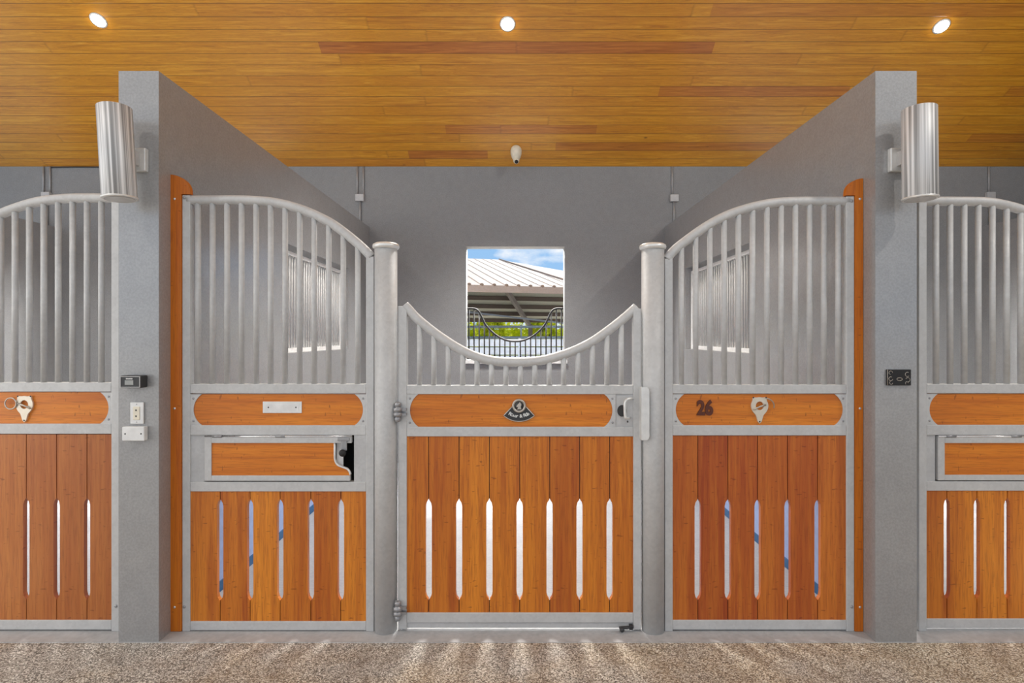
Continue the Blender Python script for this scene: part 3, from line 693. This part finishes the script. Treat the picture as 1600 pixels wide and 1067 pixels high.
for z in (1.133, 1.163): one('slot', t, M['dark'], lambda bm: bx(bm, -1.905, -1.898, YC-0.0146, YC-0.0138, z-0.004, z+0.004))
for z in (1.104, 1.192): one('screw', t, M['metal_d'], lambda bm: sph(bm, (-1.901, YC-0.010, z), 0.003, (1, .5, 1)))
t = thing('blank_cover_box', 'lying white blank cover box on the left wall end, below the switch plate', 'cover box', (-1.905, YC-0.02, 1.012))
one('cover', t, M['white'], lambda bm: bx(bm, -1.961, -1.850, YC-0.030, YC-0.0005, 1.013, 1.083), bevel=0.004)
for x in (-1.945, -1.866): one('screw', t, M['dark'], lambda bm: sph(bm, (x, YC-0.030, 1.048), 0.004, (1, .5, 1)))
t = thing('wall_plaque', 'small black ornate plaque on the right wall end', 'plaque', (1.91, YC-0.005, 1.285))
one('plate', t, M['black'], lambda bm: bx(bm, 1.849, 1.969, YC-0.010, YC-0.0005, 1.286, 1.366), bevel=0.002)
def orn(bm):
    y = YC-0.0115
    for (cx, cz, r, a0, a1) in ((1.866, 1.350, 0.009, 0, 4.5), (1.866, 1.320, 0.010, 1, 6), (1.868, 1.300, 0.008, 2, 6.2), (1.949, 1.342, 0.011, 1, 5.5), (1.951, 1.315, 0.011, 4, 9), (1.946, 1.298, 0.007, 0, 4)):
        tube(bm, [(cx+r*math.cos(a0+(a1-a0)*k/10), y, cz+r*math.sin(a0+(a1-a0)*k/10)) for k in range(11)], 0.0013, 6)
    tube(bm, [(1.910+0.014*math.cos(2*PI*k/16), y, 1.318+0.007*math.sin(2*PI*k/16)) for k in range(17)], 0.0013, 6)
    tube(bm, [(1.850, y+0.0005, 1.287), (1.850, y+0.0005, 1.365)], 0.0013, 6)
one('relief_ornament', t, M['pewter'], orn)

# ------------------------------------------------------------------ ceiling fittings
def on_ceil(y): return ceil_z(y)
nrm = Vector((0, -math.sin(ang), -math.cos(ang)))           # out of the ceiling, down and towards the aisle
for k, (x, lab) in enumerate(((-3.94, 'lit round ceiling spot at the left, above the left neighbour stall'), (-0.09, 'lit round ceiling spot in the middle, above the gate'), (4.03, 'lit round ceiling spot at the right, above the right neighbour stall'))):
    y = (5.30, 5.33, 5.35)[k]; z = on_ceil(y)
    t = thing('recessed_downlight', lab, 'ceiling light', (x, y, z), 'lit spots in the board ceiling')
    for nm, prof, mt in (('trim_ring', [(0.060, -0.002), (0.074, -0.002), (0.074, 0.003), (0.062, 0.006), (0.060, 0.006)], 'white'), ('lamp', [(0.060, 0.0), (0.058, 0.010), (0.040, 0.022), (0.002, 0.028)], 'glow')):
        bm = bmesh.new(); lathe(bm, prof, 0, 0, 0, 32)
        R_ = nrm.to_track_quat('Z', 'Y').to_matrix().to_4x4()
        bmesh.ops.transform(bm, matrix=Matrix.Translation(Vector((x, y, z))) @ R_, verts=bm.verts[:])
        obj(nm, bm, M[mt], t)
    L = light('downlight_beam', 'SPOT', Vector((x, y, z))+nrm*0.05, 1350, (1.0, 0.97, 0.92), shadow_soft_size=0.50, spot_size=math.radians(98), spot_blend=0.7)
    L.rotation_euler = Vector((0, -math.sin(math.radians(4)), -math.cos(math.radians(4)))).to_track_quat('-Z', 'Y').to_euler()
# downlights of the aisle ceiling, above and beside the viewpoint
for x, en in ((-4.4, 40), (4.5, 80)):
    L = light('aisle_pendant_beam', 'AREA', (x, 0.45, 5.5), en, (1.0, 0.95, 0.88), shape='DISK', size=0.16, specular_factor=0.2)
    aim(L, (x*0.45, 2.82, 2.0))

t = thing('security_camera', 'small ivory dome camera under the ceiling above the window', 'camera', (-0.012, 6.62, on_ceil(6.62)))
zc = on_ceil(6.62)
one('camera_body', t, M['ivory'], lambda bm: lathe(bm, [(0.050, 0.03), (0.062, 0.0), (0.066, -0.02), (0.064, -0.06), (0.052, -0.10), (0.034, -0.135), (0.030, -0.14)], -0.012, 6.62, zc, 28))
one('camera_eye', t, M['ivory'], lambda bm: sph(bm, (-0.010, 6.60, zc-0.145), 0.036))
one('camera_lens', t, M['black'], lambda bm: sph(bm, (-0.008, 6.572, zc-0.165), 0.022))

# conduits on the back wall above the dividers
def conduit(xs, xb, zb, label, z_low, run=None):
    t = thing('conduit', label, 'conduit', (xb, YB-0.012, z_low), 'grey conduits down the back wall')
    for x in xs: one('pipe', t, M['conduit'], lambda bm: tube(bm, [(x, YB-0.012, zb+0.04), (x, YB-0.012, 3.595)], 0.0105, 10))
    one('pipe', t, M['conduit'], lambda bm: tube(bm, [(xb, YB-0.012, z_low), (xb, YB-0.012, zb-0.04)], 0.012, 10))
    one('junction_box', t, M['metal_l'], lambda bm: bx(bm, xb-0.05, xb+0.05, YB-0.045, YB-0.0005, zb-0.042, zb+0.042), bevel=0.004)
    if run: one('cable', t, M['dark'], lambda bm: tube(bm, cat([(x, YB-0.008, z) for x, z in run], 4), 0.006, 8))
conduit((-1.942, -1.868), -1.908, 3.214, 'grey double conduit and box above the left divider wall', ZT+0.001)
conduit((1.884,), 1.905, 3.21, 'grey single conduit and box above the right divider wall', ZT+0.001)
conduit((-5.755, -5.675), -5.71, 3.24, 'grey double conduit seen over the far left panel', ZT+0.001, [(-5.66, 3.587), (-5.3, 3.592), (-5.0, 3.588)])
conduit((5.73,), 5.74, 3.24, 'grey single conduit seen over the far right panel', ZT+0.001)

# ------------------------------------------------------------------ window grille
t = thing('window_grille', 'black window grille with a deep U-shaped dip, in the back window', 'window grille', ((WX0+WX1)/2, YB+0.17, WZ0))
yg = YB+0.17; gs = F/yg
def wx(px): return (px-808)/gs
def wz(py): return CH+(526-py)/gs
half = [(730.5, 482), (736, 482), (742, 482.5), (746.5, 485), (750, 490), (753.5, 497), (757, 504.5), (762, 511.5), (769, 518.5), (778, 525.5), (788, 530.5), (797, 532.8), (805, 533.3)]
cur = half+[(1610-x, y) for x, y in half[-2::-1]]
cw = cat([(wx(x), wz(y)) for x, y in cur], 3)
one('curved_rail', t, M['black'], lambda bm: tube(bm, [(x, yg, z) for x, z in cw], 0.0125, 12))
one('bottom_rail', t, M['black'], lambda bm: bx(bm, WX0+0.002, WX1-0.002, yg-0.012, yg+0.012, WZ0+0.001, WZ0+0.025))
for i in range(19):
    x = wx(732.7+8.03*i)
    one('bar', t, M['black'], lambda bm: tube(bm, [(x, yg, WZ0+0.02), (x, yg, interp(cw, x))], 0.0085, 8))
o = None
bm = bmesh.new(); bx(bm, WX0-0.03, WX1+0.03, YB-0.04, YB-0.0005, WZ0-0.045, WZ0-0.008); struct('window_1', bm, M['white'])

# ------------------------------------------------------------------ outside the window
t = thing('open_shelter', 'open-sided shelter with white ribbed metal roof seen through the window', 'shelter', (0, 13, -0.05))
th = math.radians(17); e1 = Vector((math.cos(th), math.sin(th), 0)); n1 = Vector((-math.sin(th), math.cos(th), 0))
P0 = Vector((0, 13.0, 2.70)); pitch = 0.24
def rp(u, v, dz=0.0, back=False, ridge=6.0):
    z = pitch*v if v <= ridge else pitch*ridge-pitch*(v-ridge)
    return P0+e1*u+n1*v+Vector((0, 0, z+dz))
def quad(bm, pts):
    bm.faces.new([bm.verts.new(p) for p in pts])
def slab(bm, pts, th_=0.04):
    a = [bm.verts.new(p) for p in pts]; c = [bm.verts.new(Vector(p)-Vector((0, 0, th_))) for p in pts]
    bm.faces.new(a); bm.faces.new(c[::-1]); n = len(pts)
    for i in range(n): bm.faces.new((a[i], c[i], c[(i+1) % n], a[(i+1) % n]))
ULE, URE, HV, HR = -14.0, 10.0, 6.0, 13.6
HB, HT = (1.75, 0.0), (1.20, 6.0)          # the cap line dividing the two roof faces, foot and top (along, up the slope)
R1, R2 = Vector((2.43, 21.0, 3.87)), rp(3.6, 0); R3, R4 = Vector((8.5, 24.0, 3.3)), rp(URE, 0)
one('roof_slope', t, M['roof'], lambda bm: slab(bm, [rp(ULE, 0), rp(*HB), rp(*HT), rp(ULE, HV)]))
one('end_slope', t, M['roof'], lambda bm: (slab(bm, [rp(*HB), R2, rp(*HT)]), slab(bm, [R2, R1, rp(*HT)]), slab(bm, [R2, R4, R1]), slab(bm, [R4, R3, R1])))
def ribs(bm):
    u = ULE+0.1
    while u < HB[0]:
        tube(bm, [rp(u, -0.03, 0.010), rp(u, HV if u < HT[0] else (HB[0]-u)/(HB[0]-HT[0])*HV, 0.006)], 0.009, 6); u += 0.29
one('roof_ribs', t, M['roof'], ribs)
def clos(bm):
    u = ULE+0.1
    while u < URE: sph(bm, rp(u, -0.06, 0.02), 0.034, (1.3, 0.6, 1), 8, 6); u += 0.29
one('rib_closures', t, M['beam'], clos)
one('hip_cap', t, M['fascia'], lambda bm: tube(bm, [rp(HB[0], HB[1], 0.03), rp(HT[0], HT[1], 0.02)], 0.022, 8))
one('rear_slope', t, M['roof_under'], lambda bm: slab(bm, [rp(ULE, HV), rp(1.2, HV), rp(4.6, 8.6), rp(URE, 10.6), rp(URE, HR), rp(ULE, HR)]))
def fas(bm):
    a, c = rp(ULE, -0.02), rp(URE, -0.02)
    for p, q, s in ((0.0, -0.15, 0.0),):
        vsx = []
        for pt in (a, c):
            for dv in (0, 0.05):
                for dz in (0.0, -0.16): vsx.append(bm.verts.new(pt+n1*(dv-0.05)+Vector((0, 0, dz))))
        A = vsx
        for q in ((0, 1, 5, 4), (2, 6, 7, 3), (0, 4, 6, 2), (1, 3, 7, 5), (0, 2, 3, 1), (4, 5, 7, 6)): bm.faces.new([A[i] for i in q])
one('fascia', t, M['fascia'], fas)
def beam(name, a, c, w, h, mat='beam'):
    a, c = Vector(a), Vector(c); d = (c-a).normalized(); s = d.cross(Vector((0, 0, 1))).normalized()*w/2; u = Vector((0, 0, 1))*h/2
    def f(bm):
        A = [bm.verts.new(p+i*s+j*u) for p in (a, c) for i in (-1, 1) for j in (-1, 1)]
        for q in ((0, 1, 5, 4), (2, 6, 7, 3), (0, 4, 6, 2), (1, 3, 7, 5), (0, 2, 3, 1), (4, 5, 7, 6)): bm.faces.new([A[i] for i in q])
    return one(name, t, M[mat], f)
for v in (7.4, 8.6, 9.8, 10.95, 12.05, 13.15): beam('purlin', rp(ULE, v, -0.13), rp((1.4+(v-6)*1.3) if v < 10.7 else URE-0.3, v, -0.13), 0.08, 0.17)
beam('rafter', rp(1.5, 7.0, -0.34), rp(4.7, 13.3, -0.34), 0.12, 0.22, 'fascia')
beam('tie_rod', rp(-4.0, 8.0, -0.75), rp(7.0, 12.5, -0.5), 0.07, 0.07, 'rail_w')
for u, v in ((-7.0, 13.2), (4.7, 13.2)):
    p = rp(u, v, -0.3); one('post', t, M['fascia'], lambda bm: bx(bm, p.x-0.10, p.x+0.10, p.y-0.10, p.y+0.10, -0.05, p.z))
for u in (-6.0, 5.2):
    p = rp(u, 0.3, -0.1); one('post', t, M['fascia'], lambda bm: bx(bm, p.x-0.10, p.x+0.10, p.y-0.10, p.y+0.10, -0.05, p.z))

def fence(y, x0, x1, zs, mat, label, h, post_dx, r=0.03, catn='fence', flat=None):
    f = thing('rail_fence', label, catn, ((x0+x1)/2, y, -0.05))
    for z in zs:
        if flat: one('rail', f, M[mat], lambda bm: bx(bm, x0, x1, y-0.015, y+0.015, z-flat/2, z+flat/2))
        else: one('rail', f, M[mat], lambda bm: tube(bm, [(x0, y, z), (x1, y, z)], r, 8))
    x = x0+0.05
    while x <= x1:
        one('post', f, M[mat], lambda bm: bx(bm, x-0.03, x+0.03, y-0.03, y+0.03, -0.05, h)); x += post_dx
fence(21.0, -4.5, 4.5, (1.90, 1.50, 1.10), 'rail_b', 'pale blue pipe rails under the shelter, seen through the window', 1.98, 2.3, 0.045)
fence(11.2, -2.6, 2.6, (1.41, 1.245, 1.08, 0.915, 0.75), 'rail_w', 'white board fence in front of the shelter, seen low in the window', 1.5, 1.3, flat=0.145)

def shrub(x, y, w, h, label, seed):
    rnd = random.Random(seed); s_ = thing('shrub', label, 'shrub', (x, y, -0.05), 'yellow-green shrubs beyond the shelter')
    def lf(bm):
        for k in range(2600):
            a, b_ = rnd.uniform(0, 2*PI), rnd.gauss(0, 0.45); rr = rnd.uniform(0.55, 1.0)
            zz = rnd.uniform(0.02, 1.0); sh = math.sin(PI*min(0.97, 0.22+0.72*zz))**0.6
            lump = 1+0.18*math.sin(a*3+zz*7+seed)
            c = Vector((x+w*rr*sh*lump*math.cos(a), y+w*0.7*rr*sh*lump*math.sin(a), -0.05+h*zz*lump))
            d = Vector((rnd.gauss(0, 1), rnd.gauss(0, 1), rnd.gauss(0, 1))).normalized(); e = d.cross(Vector((rnd.gauss(0, 1), 0.3, 1))).normalized()
            L_ = rnd.uniform(0.10, 0.19)
            bm.faces.new([bm.verts.new(p) for p in (c-d*L_, c+e*L_*0.4, c+d*L_, c-e*L_*0.4)])
    one('foliage', s_, M['leaf'], lf)
    one('stem', s_, M['beam'], lambda bm: [tube(bm, [(x, y, -0.05), (x+dx, y, h*0.7)], 0.04, 6) for dx in (-0.5, 0, 0.5)])
for i, (x, y, w, h, lab) in enumerate(((-4.3, 33, 1.0, 2.7, 'yellow-green shrub beyond the shelter, seen at the left edge of the window'), (-1.4, 33, 1.02, 2.9, 'bushy yellow-green shrub beyond the shelter, left half of the window'), (1.5, 33, 1.02, 3.0, 'yellow-green shrub beyond the shelter, right half of the window'), (4.4, 33, 1.0, 2.8, 'yellow-green shrub beyond the shelter, past the right edge of the window'))):
    shrub(x, y, w, h, lab, 11+i)
rnd = random.Random(5); bm = bmesh.new(); bx(bm, -16, 16, 37.3, 38.2, -0.05, 2.0)
for k in range(9000):
    c = Vector((rnd.uniform(-14, 14), rnd.uniform(36.7, 37.5), rnd.uniform(0.0, 2.5))); d = Vector((rnd.gauss(0, 1), rnd.gauss(0, 1), rnd.gauss(0, 1))).normalized(); e = d.cross(Vector((rnd.gauss(0, 1), 0.3, 1))).normalized(); L_ = rnd.uniform(0.12, 0.22)
    bm.faces.new([bm.verts.new(p) for p in (c-d*L_, c+e*L_*0.4, c+d*L_, c-e*L_*0.4)])
tag(obj('hedge', bm, M['leaf'], None, origin=(0, 37, -0.05)), 'long leafy hedge far behind the shrubs', 'hedge')
